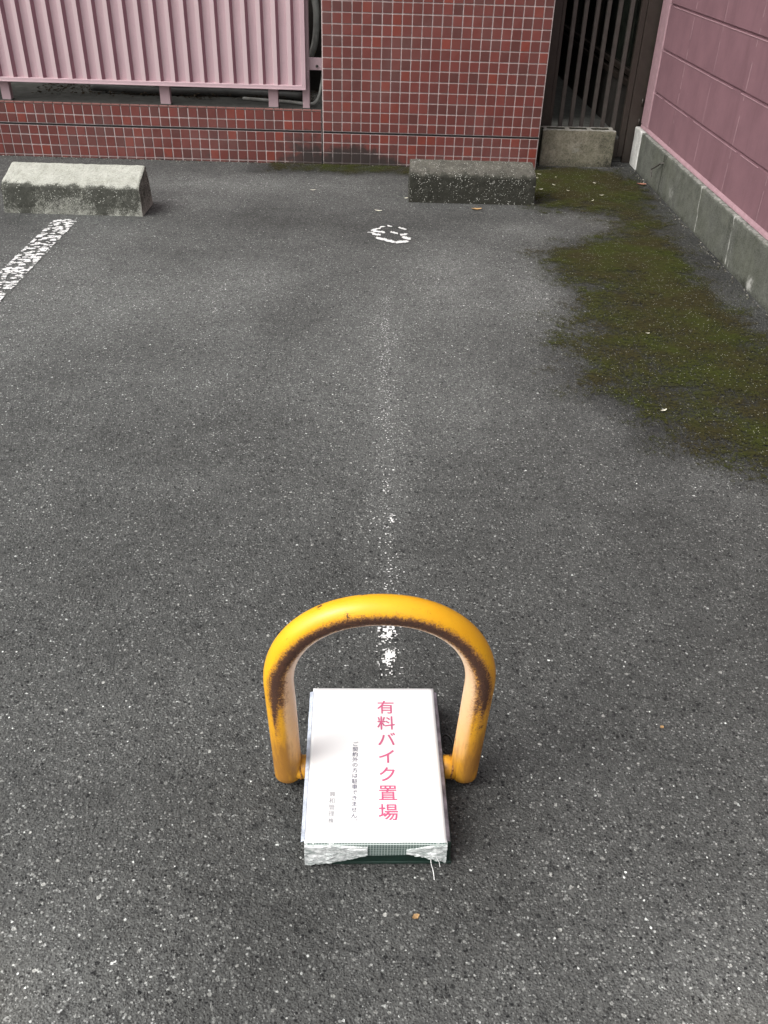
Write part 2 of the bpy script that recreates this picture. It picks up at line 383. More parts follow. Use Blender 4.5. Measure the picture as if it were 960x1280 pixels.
def flakes(name, x0, x1, y0, y1, cell, keep, mat, z=.0035, kind='structure'):
    nxx = int((x1-x0)/cell) + 1; nyy = int((y1-y0)/cell) + 1; vid = {}; vs, fs = [], []
    def V(i, j):
        if (i, j) not in vid:
            x, y = x0 + i*cell, y0 + j*cell
            vid[(i, j)] = len(vs)
            vs.append((x + noise.noise(Vector((x*300, y*300, 1))) * cell * .8, y + noise.noise(Vector((x*300, y*300, 7))) * cell * .8, z))
        return vid[(i, j)]
    for j in range(nyy):
        for i in range(nxx):
            if keep(x0 + (i+.5)*cell, y0 + (j+.5)*cell): fs.append((V(i,j), V(i+1,j), V(i+1,j+1), V(i,j+1)))
    me = bpy.data.meshes.new(name); me.from_pydata(vs, [], fs); me.update()
    return link(name, me, mat)
def blob(x, y, sx, sy, r_=.44):
    d = noise.voronoi(Vector((x*sx + .35*noise.noise(Vector((x*60, y*60, 3))), y*sy, 4.4)))[0]
    return d[0] < r_ + .16*noise.noise(Vector((x*30, y*30, 8)))
def chips(x, y, s=30., a=.0):
    n1 = noise.noise(Vector((x*s, y*s*1.5, 5.3))); n2 = noise.noise(Vector((x*s*3.1, y*s*4, 2.3)))
    return n1 * .9 + n2 * .55 + a
tag(flakes('parking_line_paint', -1.13, -.985, -5.4, -1.08, .003,
    lambda x, y: abs(x + 1.058 + .004*noise.noise(Vector((y*25, 1, 1)))) < .052 and y < -1.10 - .02*noise.noise(Vector((x*40, 3, 3))) and blob(x, y, 38, 50, .50) and noise.noise(Vector((x*150, y*150, 6))) > -.38,
    M['paint']), kind='structure')
def worn(x, y):
    f = math.exp(-((x - .338 - .004*math.sin(y*3)) / .019) ** 2)
    f2 = noise.noise(Vector((x*210, y*210, 4))) * .8 + noise.noise(Vector((x*420, y*420, 2))) * .35
    p_ = .19 * f + .12 * fbm(x*9, y*9, 9) * f
    if -3.81 < y < -3.60:
        p_ += .16 * math.exp(-((x-.340)/.024)**2)
        for bx, by, br_ in ((.333, -3.688, .016), (.347, -3.695, .009), (.344, -3.752, .010), (.336, -3.775, .007)):
            p_ += .75 * math.exp(-(((x-bx)/br_)**2 + ((y-by)/(br_*1.3))**2)) * (1 if noise.noise(Vector((x*120, y*90, 2.7))) > -.12 else .1)
    if -3.325 < y < -3.285: p_ += .42 * math.exp(-((x-.350)/.008)**2)
    return f2 > .60 - p_
tag(flakes('worn_line_paint', .29, .39, -3.81, -1.9, .0026, worn, M['paint']), kind='structure')
RING = [(295,468,425,496,8),(442,497,528,489,8),(482,440,528,436,7),(500,458,548,470,9),(402,421,458,432,5),(252,412,316,394,6),(268,418,352,425,6),(222,428,268,430,3),
        (262,440,316,446,7),(318,386,354,378,4),(380,372,410,378,4),(470,385,525,399,5)]
def ringk(x, y):
    px_, py_ = 400 + (x-.358)/.082*150, 435 - (y+1.180)/.112*62
    px_ += 7*noise.noise(Vector((x*90, y*60, 1))); py_ += 5*noise.noise(Vector((x*90, y*60, 5)))
    for x0, y0, x1, y1, r_ in RING:
        dx, dy = x1-x0, y1-y0; t = max(0, min(1, ((px_-x0)*dx+(py_-y0)*dy)/(dx*dx+dy*dy)))
        if math.hypot(px_-x0-t*dx, py_-y0-t*dy) < r_*(1 + .5*noise.noise(Vector((x*160, y*110, 3)))): return True
    return False
tag(flakes('ring_mark_paint', .24, .48, -1.34, -1.02, .003, ringk, M['paint']), kind='structure')

def moss(name, x0, x1, y0, y1, cell, dens, label):
    nxx = int((x1-x0)/cell) + 1; nyy = int((y1-y0)/cell) + 1; vid = {}; vs, fs, ds = [], [], []
    D = {}
    for j in range(nyy+1):
        for i in range(nxx+1): D[(i, j)] = dens(x0+i*cell, y0+j*cell)
    def V(i, j):
        if (i, j) not in vid:
            x, y = x0+i*cell, y0+j*cell; vid[(i, j)] = len(vs)
            vs.append((x, y, .005 + max(0, D[(i,j)]-.4) * .006 * (1 + fbm(x*20, y*20)))); ds.append(D[(i, j)])
        return vid[(i, j)]
    for j in range(nyy):
        for i in range(nxx):
            if max(D[(i,j)], D[(i+1,j)], D[(i+1,j+1)], D[(i,j+1)]) > .02: fs.append((V(i,j), V(i+1,j), V(i+1,j+1), V(i,j+1)))
    me = bpy.data.meshes.new(name); me.from_pydata(vs, [], fs); me.update(); setattr_f(me, 'dens', ds)
    o = link(name, me, M['moss'], smooth=True); tag(o, label, 'moss', kind='stuff'); return o
def d_main(x, y):
    if x > 1.70: return 0
    e = pdist(x, y, MOSS) + fbm(x*4, y*4, 1) * .07 + fbm(x*13, y*13, 6) * .05
    d = smooth01(-.13, .17, e) * .84
    # gravel shows through in the middle and the near part is thin
    d -= .36 * gauss(x, y, 1.16, -1.75, .10, .08) + .30 * gauss(x, y, 1.33, -1.60, .07, .06) + .20 * gauss(x, y, 1.02, -2.05, .16, .42) + .16 * gauss(x, y, 1.2, -2.7, .25, .25)
    d -= .12 * smooth01(-2.1, -2.9, y) * smooth01(1.6, 1.2, x)
    d += .30 * gauss(x, y, 1.22, -1.40, .22, .16) + .26 * gauss(x, y, 1.45, -1.30, .14, .35) + .26 * gauss(x, y, 1.52, -2.0, .12, .35)
    d += .40 * gauss(x, y, 1.30, -.25, .30, .30)
    return max(0, d)
moss('moss', .78, 1.70, -3.40, .07, .02, d_main, 'dark green moss patch spreading over the asphalt beside the pink wall')
def d_foot(x, y):
    e = min(x + .30, .55 - x, -y + .02, y + .19 + .02*math.sin(x*14)) + fbm(x*7, y*7, 4) * .03
    return smooth01(-.03, .05, e) * .62
moss('moss', -.36, .60, -.24, -.004, .015, d_foot, 'thin strip of green moss along the foot of the red tiled pier')

# ------------------------------------------------------------------ red tiled walls
def tile_mesh(name, cols, rows, parent, grow=0):
    """cols: list of (x0,x1); rows: list of (z0,z1); tile fronts at y=-.002, grout at y=0"""
    vs, fs, cs, st = [], [], [], []
    for z0, z1 in rows:
        for x0, x1 in cols:
            r = random.random(); k = random.uniform(.90, 1.10)
            if r < .07: c = (.215*k, .048*k, .034*k)
            elif r < .42: c = (.175*k, .046*k, .038*k)
            elif r < .78: c = (.148*k, .043*k, .037*k)
            else: c = (.120*k, .042*k, .037*k)
            g = .0021 + random.uniform(-.0004, .0004); dy = random.uniform(-.0006, .0006); b = .0016
            a0, a1, c0, c1 = x0+g, x1-g, z0+g, z1-g
            base = len(vs)
            tl = [random.uniform(-.0005, .0005) for _ in range(4)]
            for q, (x, z) in enumerate(((a0, c0), (a1, c0), (a1, c1), (a0, c1))): vs.append((x, .001, z))
            for q, (x, z) in enumerate(((a0+b, c0+b), (a1-b, c0+b), (a1-b, c1-b), (a0+b, c1-b))): vs.append((x, -.0036+dy+tl[q], z))
            fs.append((base+4, base+5, base+6, base+7))
            for q in range(4): fs.append((base+q, base+(q+1)%4, base+4+(q+1)%4, base+4+q))
            for q in range(8):
                v = vs[base+q]; cs += [*c, 1]; st.append(stain_tile(v[0], v[2]))
    me = bpy.data.meshes.new(name); me.from_pydata(vs, [], fs); me.update()
    a = me.attributes.new('tcol', 'FLOAT_COLOR', 'POINT'); a.data.foreach_set('color', cs); setattr_f(me, 'stain', st)
    return link(name, me, M['tile'], parent)
def stain_tile(x, z):
    s = 0
    s += 1.0 * math.exp(-((x - .15) / .16)**2) * smooth01(.17, .04, z)
    s += .75 * math.exp(-((x + .10) / .09)**2) * smooth01(.24, .05, z)
    s += .45 * math.exp(-((x - .34) / .14)**2) * smooth01(.10, .02, z)
    s += .5 * smooth01(.03, .0, z)
    return s
def grid_panel(name, x0, x1, z0, z1, y, mat, parent, sx=.03, sz=.03, attrs=()):
    nx_, nz_ = max(1, int((x1-x0)/sx)), max(1, int((z1-z0)/sz)); vs, fs = [], []
    for j in range(nz_+1):
        for i in range(nx_+1): vs.append((x0+(x1-x0)*i/nx_, y, z0+(z1-z0)*j/nz_))
    for j in range(nz_):
        for i in range(nx_):
            a = j*(nx_+1)+i; fs.append((a, a+1, a+nx_+2, a+nx_+1))
    me = bpy.data.meshes.new(name); me.from_pydata(vs, [], fs); me.update()
    for an, fn in attrs: setattr_f(me, an, [fn(v[0], v[2]) for v in vs])
    return link(name, me, mat, parent)
PZ = .05075
line = lambda k: .7727 - PZ * k
rows_hi = [(line(k+1), line(k)) for k in range(-46, 11)] + [(line(12)+.005, line(11))]
rows_lo = [(line(13)-.001, line(12)-.005), (line(14)-.001, line(13)-.001), (line(15)-.001, line(14)-.001), (line(16)-.001, line(15)-.001)]
pier = tag(empty('tiled_pier', (.57, .1, 0)), 'tall red square tiled wall pier between the pink panel fence and the brown gate', 'wall')
off = Vector((-.57, -.1, 0))
def shift(o, v=off): o.data.transform(Matrix.Translation(v)); return o
pcols = [(.002 + .05*i, .002 + .05*(i+1)) for i in range(22)] + [(1.102, 1.148)]
shift(tile_mesh('tile_facing', pcols, rows_hi + rows_lo, pier))
shift(grid_panel('grout_face', .0, 1.150, -.05, 3.08, .0, M['grout'], pier, attrs=(('stain', stain_tile),)))
shift(boxes('wall_core', [(.0, 1.150, .003, .225, -.05, 3.08)], M['ledge'], pier, bevel=0))
shift(boxes('expansion_joint', [(.004, 1.149, -.0012, .002, line(12)-.0045, line(12)+.0045)], M['rubber'], pier, bevel=0))
low = tag(empty('low_tiled_wall', (-1.4, .2, 0)), 'low red square tiled wall running under the pink panel fence', 'wall')
lo = Vector((1.4, -.2, 0))
lcols = [(-.0056 - .05*(i+1), -.0056 - .05*i) for i in range(56)]
shift(tile_mesh('tile_facing', lcols, [(line(11), line(10)), (line(12)+.005, line(11))] + rows_lo, low), lo)
shift(grid_panel('grout_face', -2.81, -.006, -.05, .2615, .0, M['grout'], low, attrs=(('stain', stain_tile),)), lo)
shift(boxes('wall_core', [(-2.81, -.006, .003, .62, -.05, .2605)], M['ledge'], low, bevel=0), lo)
# top row of tile edges turned over the wall's front arris
bm = bmesh.new()
for x0, x1 in lcols: add_box(bm, x0+.002, x1-.002, -.0035, .013, line(10)+.0005, line(10)+.0062)
bmesh.ops.bevel(bm, geom=bm.edges[:], offset=.001, segments=1, affect='EDGES')
me = bpy.data.meshes.new('edge_tiles'); bm.to_mesh(me); bm.free()
a = me.attributes.new('tcol', 'FLOAT_COLOR', 'POINT'); a.data.foreach_set('color', [c for v in me.vertices for c in (.24, .10, .085, 1)])
setattr_f(me, 'stain', [0.] * len(me.vertices)); shift(link('edge_tiles', me, M['tile'], low), lo)
shift(boxes('expansion_joint', [(-2.80, -.008, -.0012, .002, line(12)-.0045, line(12)+.0045), (-.0062, -.0002, -.0006, .004, -.04, .262)], M['rubber'], low, bevel=0), lo)

# ------------------------------------------------------------------ pink ribbed panel fence
fence = tag(empty('panel_fence', (-1.2, .06, .262)), 'pink ribbed metal panel screen on short posts above the low tiled wall', 'fence')
fo = Vector((1.2, -.06, -.262))
prof = []                       # corrugation outline along x at top view: (x, y)
x = -2.9; yb, yf = .052, .030
rib0 = -.166
ribs = [rib0 - .0757 * k for k in range(37)]
pts = []
for r in sorted(ribs): pts += [(r-.015, yb), (r-.011, yf), (r+.010, yf), (r+.0225, yb)]
pts = [(-2.95, yb)] + pts + [(-.108, yb)]
vs, fs, shade_vals = [], [], []
Z0, Z1 = .380, 1.75
def strip(dy, flip):
    for i in range(len(pts)-1):
        (xa, ya), (xb, yb2) = pts[i], pts[i+1]
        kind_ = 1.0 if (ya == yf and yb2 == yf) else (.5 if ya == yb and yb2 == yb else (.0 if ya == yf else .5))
        b0 = len(vs); vs.extend([(xa, ya+dy, Z0), (xb, yb2+dy, Z0), (xb, yb2+dy, Z1), (xa, ya+dy, Z1)]); shade_vals.extend([kind_]*4)
        fs.append((b0, b0+1, b0+2, b0+3) if not flip else (b0, b0+3, b0+2, b0+1))
strip(0, False); strip(.0012, True)
me = bpy.data.meshes.new('ribbed_sheet'); me.from_pydata(vs, [], fs); me.update(); setattr_f(me, 'fade', shade_vals); M['panel_faded'] = mat_panel(True)
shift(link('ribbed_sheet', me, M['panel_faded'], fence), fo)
shift(boxes('bottom_rail', [(-2.95, -.0855, .0235, .0700, .3615, .3805), (-2.95, -.0860, .0215, .0240, .3600, .3665)], M['panel'], fence, .0012), fo)
shift(boxes('end_rail', [(-.1085, -.0860, .0235, .0700, .3807, 1.75)], M['panel'], fence, .0012), fo)
for xa, xb in ((-.108, -.071), (-.289, -.238), (-.861, -.808), (-1.695, -1.648), (-2.5, -2.45)):
    zt = 1.72 if xb > -.1 else .40
    shift(boxes('post', [(xa, xb, .078 if xb > -.1 else .080, .118, .262, zt)], M['panel'], fence, .002), fo)
    shift(boxes('post_foot', [(xa-.004, xb+.004, .0745, .122, .2610, .2655)], M['ledge'], fence, .001), fo)
shift(boxes('back_rail', [(-2.9, -.0715, .0705, .0775, .405, .445), (-2.9, -.0715, .0705, .0775, 1.60, 1.64)], M['panel'], fence, .002), fo)
br = shift(boxes('bracket', [(-.0705, -.0006, .080, .084, .448, .507)], M['panel'], fence, .001), fo)
bm = bmesh.new(); bmesh.ops.create_cone(bm, cap_ends=True, segments=6, radius1=.0075, radius2=.0068, depth=.006, matrix=Matrix.Translation((-.031, .0765, .467)) @ Matrix.Rotation(math.pi/2, 4, 'X'))
bmesh.ops.create_cone(bm, cap_ends=True, segments=14, radius1=.0042, radius2=.0036, depth=.006, matrix=Matrix.Translation((-.031, .0715, .467)) @ Matrix.Rotation(math.pi/2, 4, 'X'))
me = bpy.data.meshes.new('bolt'); bm.to_mesh(me); bm.free(); me.transform(Matrix.Translation(fo)); b_ = link('bolt', me, M['steel'], br)

# alcove behind the fence
al = tag(boxes('building_wall', [(-6, 1.16, .88, 1.1, -.1, 5.2)], M['dark'], bevel=.003), 'dark building wall seen through the gap behind the pink panel fence', 'wall')
ac = tag(empty('air_conditioner', (-.62, .62, .262)), 'dark grey outdoor air conditioner unit hidden behind the pink panel fence', 'air conditioner')
boxes('casing', [(-.40, .40, -.15, .15, .04, .62)], M['ac'], ac, .006)
for sx in (-.28, .28): boxes('foot', [(sx-.03, sx+.03, -.17, .17, 0, .039)], M['rubber'], ac, .003)
me = tube_mesh('fan_guard', [(.14+.22*math.cos(t*math.pi/16), -.156, .33+.22*math.sin(t*math.pi/16)) for t in range(33)], .004, 6); link('fan_guard', me, M['steel'], ac, True)
def spl(P, n=8):
    out = []
    for i in range(len(P)-1):
        p0, p1, p2, p3 = (Vector(P[max(i-1,0)]), Vector(P[i]), Vector(P[i+1]), Vector(P[min(i+2, len(P)-1)]))
        for k in range(n):
            t = k / n; out.append(.5*((2*p1)+(-p0+p2)*t+(2*p0-5*p1+4*p2-p3)*t*t+(-p0+3*p1-3*p2+p3)*t**3))
    out.append(Vector(P[-1])); return out
me = tube_mesh('drain_hose', spl([(-.085,.21,1.2),(-.06,.20,.85),(-.035,.17,.70),(-.05,.20,.55),(-.10,.25,.45)]), .017, 12)
tag(link('duct_hose', me, M['hose'], smooth=True), 'thick grey duct hose hanging in the dark gap beside the tiled pier', 'hose')
me = tube_mesh('drain_hose', spl([(-.006,.30,.75),(.0,.20,.50),(-.012,.13,.37),(-.035,.12,.30),(-.075,.14,.275),(-.2,.2,.272),(-.45,.26,.272)]), .008, 10)
tag(link('drain_hose', me, M['hose'], smooth=True), 'thin pale drain hose curling down onto the ledge beside the pier', 'hose')
me = tube_mesh('pipe', spl([(-.12,.30,.283),(-.5,.36,.283),(-.95,.34,.283),(-1.3,.36,.29)]), .02, 10)
tag(link('insulated_pipe', me, M['ac'], smooth=True), 'grey insulated pipe lying on the ledge behind the fence posts', 'pipe')
# leaf litter on the ledge: too many to count
vs, fs = [], []
for i in range(900):
    x, y = random.uniform(-1.6, -.05), random.uniform(.24, .60); z = .263 + random.uniform(0, .018); s = random.uniform(.006, .018); a = random.uniform(0, 6.28)
    b = len(vs)
    for k in range(4):
        t = a + k*math.pi/2; rr = s if k % 2 == 0 else s*.45
        vs.append((x+rr*math.cos(t), y+rr*math.sin(t), z+random.uniform(-.003, .006)))
    fs.append((b, b+1, b+2, b+3))
me = bpy.data.meshes.new('leaf_litter'); me.from_pydata(vs, [], fs); me.update()
tag(link('leaf_litter', me, M['debris']), 'dark leaf litter lying on the ledge behind the pink panel fence', 'leaf litter', kind='stuff')

# ------------------------------------------------------------------ gate
gate = tag(empty('barred_gate', (1.45, .23, 0)), 'dark brown metal gate with upright bars between the tiled pier and the pink wall', 'gate')
go = Vector((-1.45, -.23, 0))
shift(boxes('jamb', [(1.172, 1.232, .228, .268, 0, 2.3)], M['gate'], gate, .002), go)
shift(boxes('jamb', [(1.672, 1.765, .228, .268, 0, 2.3)], M['gate'], gate, .002), go)
shift(boxes('stile', [(1.2335, 1.252, .236, .262, .03, 2.2)], M['gate'], gate, .0015), go)
shift(boxes('stile', [(1.640, 1.6705, .236, .262, .03, 2.2)], M['gate'], gate, .0015), go)
shift(boxes('bottom_rail', [(1.2525, 1.6395, .236, .262, .022, .118)], M['gate'], gate, .0015), go)
shift(boxes('top_rail', [(1.2525, 1.6395, .236, .262, 2.1, 2.2)], M['gate'], gate, .0015), go)
for xa, xb in ((1.289, 1.311), (1.347, 1.369), (1.407, 1.429), (1.464, 1.486), (1.523, 1.545), (1.584, 1.606)):
    shift(boxes('bar', [(xa, xb, .238, .259, .1185, 2.099)], M['gatebar'], gate, .002), go)
for zz in (.20, .30):
    me = tube_mesh('hinge', [(1.728, .221, zz), (1.728, .221, zz+.035)], .0045, 10); shift(link('hinge', me, M['gate'], gate, True), go)
# passage behind the gate: neighbour house on the right, back of the tiled building on the left
house = tag(empty('house_wall', (1.9, 3, 0)), 'dark house side wall with window along the passage behind the gate', 'wall')
ho = Vector((-1.9, -3, 0))
shift(boxes('lower_wall', [(1.712, 1.9, .30, 6.2, 0, .355)], M['dark'], house, .003), ho)
shift(boxes('sill', [(1.690, 1.9, .30, 6.2, .3555, .385)], M['wood'], house, .002), ho)
shift(boxes('sill_rail', [(1.700, 1.9, .30, 6.2, .402, .428)], M['wood'], house, .002), ho)
shift(boxes('window_pane', [(1.722, 1.74, .30, 6.2, .386, 2.0)], M['glass'], house, 0), ho)
for yy in frange(.7, 6.2, .85): shift(boxes('window_frame', [(1.708, 1.721, yy, yy+.035, .4285, 1.999)], M['wood'], house, .001), ho)
shift(boxes('upper_wall', [(1.712, 1.9, .30, 6.2, 2.001, 4.6)], M['dark'], house, .003), ho)
shift(boxes('window_frame', [(1.742, 1.9, .30, 6.2, .386, 2.0)], M['wood'], house, 0), ho)
tag(boxes('building_wall', [(1.00, 1.158, 1.101, 6.2, -.1, 5.2)], M['dark'], bevel=.003), 'dark building wall on the left of the passage behind the barred gate', 'wall')
tag(boxes('end_wall', [(1.0, 1.9, 6.21, 6.4, -.1, 4.6)], M['dark'], bevel=.003), 'dark wall closing the far end of the passage behind the gate', 'wall')
me = tube_mesh('downpipe', [(1.658, 2.7, .44), (1.658, 2.7, 3.0)], .028, 14)
dp = tag(link('downpipe', me, M['hose'], smooth=True), 'pale grey downpipe standing far back in the passage behind the gate bars', 'pipe')
boxes('pipe_foot', [(1.62, 1.689, 2.66, 2.74, .075, .4395)], M['dark'], dp, .003)

# ------------------------------------------------------------------ pink block wall on a concrete footing
pw = tag(empty('block_wall', (1.9, -3, 0)), 'pink painted concrete block wall on a grey concrete footing at the right side', 'wall')
po = Vector((-1.9, 3, 0))
# face with real grooves: profile in z extruded along y, vertical joints as thin raised beads
XF = 1.7385
Ztop = 2.2
zs = [(.197, 0)]
for k in range(1, 11):
    zc = .196 + .2*k
    zs += [(zc-.0050, 0), (zc-.0020, .010), (zc+.0030, .010), (zc+.0062, 0)]
zs += [(2.3, 0)]
ysn = frange(-6.4, .19, .05) + [.19]
vs, fs = [], []
for yy in ysn:
    for (z, d) in zs:
        j_ = 0 if d == 0 else .0012*noise.noise(Vector((yy*14, z*9, 2)))
        vs.append((XF + d + .0015*noise.noise(Vector((yy*3, z*5, 0))), yy, z + j_))
L = len(zs)
for i in range(len(ysn)-1):
    for k in range(L-1): a = i*L+k; fs.append((a, a+1, a+L+1, a+L))
me = bpy.data.meshes.new('wall_face'); me.from_pydata(vs, [], fs); me.update()
bm = bmesh.new(); bm.from_mesh(me); bmesh.ops.recalc_face_normals(bm, faces=bm.faces[:])
add_box(bm, XF+.012, 1.90, -6.4, .19, .197, 2.3); bm.to_mesh(me); bm.free()
shift(link('wall_face', me, M['pink'], pw), po)
vs, fs = [], []
yj = .055
beads = []
while yj > -6.3: yj -= .4145; beads.append(yj)
for yb_ in beads:
    for c in range(10):
        z0, z1 = .204 + .2*c, .388 + .2*c; n_ = 20
        for i in range(n_):
            za, zb = z0+(z1-z0)*i/n_, z0+(z1-z0)*(i+1)/n_
            if noise.noise(Vector((yb_*9, za*25, 5))) < -.16: continue
            wv = .0016 + .0008*noise.noise(Vector((yb_, za*60, 3))); ya = yb_ + .0015*noise.noise(Vector((yb_, za*18, 1)))
            b = len(vs); vs += [(XF+.001, ya-wv, za), (XF-.0013, ya, za), (XF+.001, ya+wv, za), (XF+.001, ya-wv, zb), (XF-.0013, ya, zb), (XF+.001, ya+wv, zb)]
            fs += [(b, b+1, b+4, b+3), (b+1, b+2, b+5, b+4)]
me = bpy.data.meshes.new('joint_beads'); me.from_pydata(vs, [], fs); me.update(); shift(link('joint_bead', me, M['bead'], pw), po)
# lower lips of the course joints, paler paint added for the light from above
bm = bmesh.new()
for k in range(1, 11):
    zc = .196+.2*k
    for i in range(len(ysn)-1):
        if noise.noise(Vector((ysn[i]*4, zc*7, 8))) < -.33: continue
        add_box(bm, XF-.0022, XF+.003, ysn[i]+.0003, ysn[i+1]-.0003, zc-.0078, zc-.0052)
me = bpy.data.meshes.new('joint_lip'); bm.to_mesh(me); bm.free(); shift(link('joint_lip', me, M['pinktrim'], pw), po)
# sloping lip at the foot and the rounded end strip
bm = bmesh.new()
def prism(bm, P, y0, y1):
    a = [bm.verts.new((x, y0, z)) for x, z in P]; b = [bm.verts.new((x, y1, z)) for x, z in P]
    bm.faces.new(a[::-1]); bm.faces.new(b)
    for i in range(len(P)): j = (i+1) % len(P); bm.faces.new((a[i], a[j], b[j], b[i]))
prism(bm, [(XF+.004, .1985), (XF-.007, .1985), (XF-.006, .206), (XF-.0015, .217), (XF+.004, .217)], -6.4, .188)
bmesh.ops.recalc_face_normals(bm, faces=bm.faces[:])
me = bpy.data.meshes.new('foot_lip'); bm.to_mesh(me); bm.free(); shift(link('foot_lip', me, M['pinktrim'], pw), po)
shift(boxes('end_strip', [(XF-.006, 1.9, .055, .1935, .2175, 2.3)], M['pinktrim'], pw, .004, 2), po)
# concrete footing with joints, pale streaks and stains
ys2 = frange(-6.4, -2.4, .05) + frange(-2.4, .06, .006) + [.06]
zz2 = [0, .012, .025, .05, .075, .1, .125, .15, .17, .184, .194]
def ef(y, z):
    s = 0
    for yc, wd, a, sl_ in ((-1.035, .008, 1.0, .15), (-1.468, .007, .95, .1), (-1.50, .005, .6, .1)):
        yc += .012*noise.noise(Vector((z*22, yc, 1)))
        s += a * (.7 + .6*noise.noise(Vector((z*40, yc, 3)))) * math.exp(-((y - yc - sl_*(z-.08)) / wd)**2) * (1 if z > .005 else 0)
    s += 1.0 * math.exp(-((y+1.755)/.035)**2 - ((z-.03)/.028)**2)
    s += .45 * math.exp(-((y+.62)/.06)**2 - ((z-.06)/.05)**2) + .3 * math.exp(-((y+.9)/.05)**2 - ((z-.09)/.07)**2) + .3*math.exp(-((y+.2)/.05)**2-((z-.12)/.05)**2)
    s += .55 * smooth01(.182, .194, z)
    return s
def sn(y, z):
    s = .5 * smooth01(.03, .0, z) + .25 * max(0, fbm(y*5, z*9, 3))
    s += .9 * math.exp(-((y+.405) / .005)**2)
    s += .4 * math.exp(-((y+.43) / .03)**2) + .3 * math.exp(-((y+1.43) / .02)**2) + .35 * math.exp(-((y+1.70)/.03)**2)*smooth01(.1,.0,z)
    return s
vs, fs, e_, s_ = [], [], [], []
for yy in ys2:
    for z in zz2:
        vs.append((1.714 + .0015*noise.noise(Vector((yy*6, z*9, 0))) + (.003 if z == .194 else 0), yy, z)); e_.append(ef(yy, z)); s_.append(sn(yy, z))
    vs.append((1.78, yy, .1972)); e_.append(.7 + .5*fbm(yy*20, 0, 4)); s_.append(.1 + .3*fbm(yy*13, 2, 4))
L = len(zz2)+1
for i in range(len(ys2)-1):
    for k in range(L-1): a = i*L+k; fs.append((a, a+1, a+L+1, a+L))
me = bpy.data.meshes.new('footing'); me.from_pydata(vs, [], fs); me.update(); setattr_f(me, 'efflo', e_); setattr_f(me, 'stain', s_)
bm = bmesh.new(); bm.from_mesh(me); bmesh.ops.recalc_face_normals(bm, faces=bm.faces[:]); bm.to_mesh(me); bm.free()
shift(link('footing', me, M['base'], pw), po)
shift(boxes('footing_core', [(1.722, 1.9, -6.4, .06, -.05, .190)], M['ledge'], pw, 0), po)
shift(boxes('footing_end', [(1.7125, 1.9, -.02+.096, .215, -.05, .1965)], M['white'], pw, .004), po)
me = tube_mesh('hook_bar', [(1.722, -.416, .151), (1.705, -.40, .146), (1.688, -.345, .110), (1.683, -.330, .101), (1.683, -.333, .092), (1.684, -.345, .066)], .0042, 8)
tag(link('bent_rod', me, M['steel'], smooth=False), 'thin bent steel rod sticking out of the grey footing under the pink wall', 'metal rod')

# ------------------------------------------------------------------ parking stops and hollow block
def rough_block(name, w_, d_, h_, hf, mat, loc, rz, label, cat, stainf, seed, top_in=.008, group=None):
    """solid with an upright front of height hf, a top sloping up to the back and an upright back"""
    bm = bmesh.new()
    NX = int(w_/.010)
    key = [(-d_/2, 0), (-d_/2+.005, hf-.012), (-d_/2+.010, hf-.003), (-d_/2+.020, hf+.004), (d_/2-.040, h_-.003), (d_/2-.028, h_), (d_/2-.018, h_-.005), (d_/2-.004, hf-.01), (d_/2, 0)]
    sec = []
    for (a0, a1), (b0, b1) in zip(key, key[1:]):
        m_ = max(1, int(math.hypot(b0-a0, b1-a1)/.012))
        for q in range(m_): sec.append((a0+(b0-a0)*q/m_, a1+(b1-a1)*q/m_))
    sec.append(key[-1])
    rings = []
    for i in range(NX+1):
        x = -w_/2 + w_*i/NX
        r = []
        e = min(i, NX-i)
        for (y, z) in sec:
            sh = top_in * z/h_ * (-1 if i > NX/2 else 1) if e == 0 else (top_in*z/h_*(-1 if i > NX/2 else 1) * max(0, 1-abs(e)/6) )
            v = Vector((x + sh, y, z))
            if e == 0: v.y *= .985; v.z *= .985
            if z > .001: v += Vector((noise.noise(v*45+Vector((seed,0,0))), noise.noise(v*45+Vector((0,seed,3))), noise.noise(v*45+Vector((0,5,seed))))) * .0022
            else: v += Vector((0, noise.noise(v*60)*.0015, 0))
            r.append(bm.verts.new(v))
        rings.append(r)
    for i in range(NX):
        for k in range(len(sec)-1): bm.faces.new((rings[i][k], rings[i+1][k], rings[i+1][k+1], rings[i][k+1]))
    bm.faces.new(rings[0]); bm.faces.new(rings[-1][::-1])
    bmesh.ops.recalc_face_normals(bm, faces=bm.faces[:])
    me = bpy.data.meshes.new(name); bm.to_mesh(me); bm.free()
    setattr_f(me, 'stain', [stainf(v.co, v.normal) for v in me.vertices])
    for p_ in me.polygons: p_.use_smooth = False
    o = link(name, me, mat); o.location = loc; o.rotation_euler = (0, 0, rz)
    return tag(o, label, cat, group)
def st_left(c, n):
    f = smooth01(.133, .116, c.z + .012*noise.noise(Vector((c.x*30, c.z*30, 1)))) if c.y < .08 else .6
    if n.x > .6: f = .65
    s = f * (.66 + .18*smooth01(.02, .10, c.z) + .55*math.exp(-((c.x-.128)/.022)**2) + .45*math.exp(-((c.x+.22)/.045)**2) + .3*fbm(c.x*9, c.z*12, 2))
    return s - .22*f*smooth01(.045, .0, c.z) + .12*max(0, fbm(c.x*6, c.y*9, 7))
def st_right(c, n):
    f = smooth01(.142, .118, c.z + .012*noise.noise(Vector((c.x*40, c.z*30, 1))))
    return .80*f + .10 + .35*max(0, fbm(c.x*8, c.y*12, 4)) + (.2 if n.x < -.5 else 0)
G1 = 'concrete wheel stops on the asphalt'
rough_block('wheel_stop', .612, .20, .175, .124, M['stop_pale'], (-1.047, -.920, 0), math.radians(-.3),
            'pale concrete wheel stop with grimy front at the end of the white line', 'wheel stop', st_left, 3., group=G1)
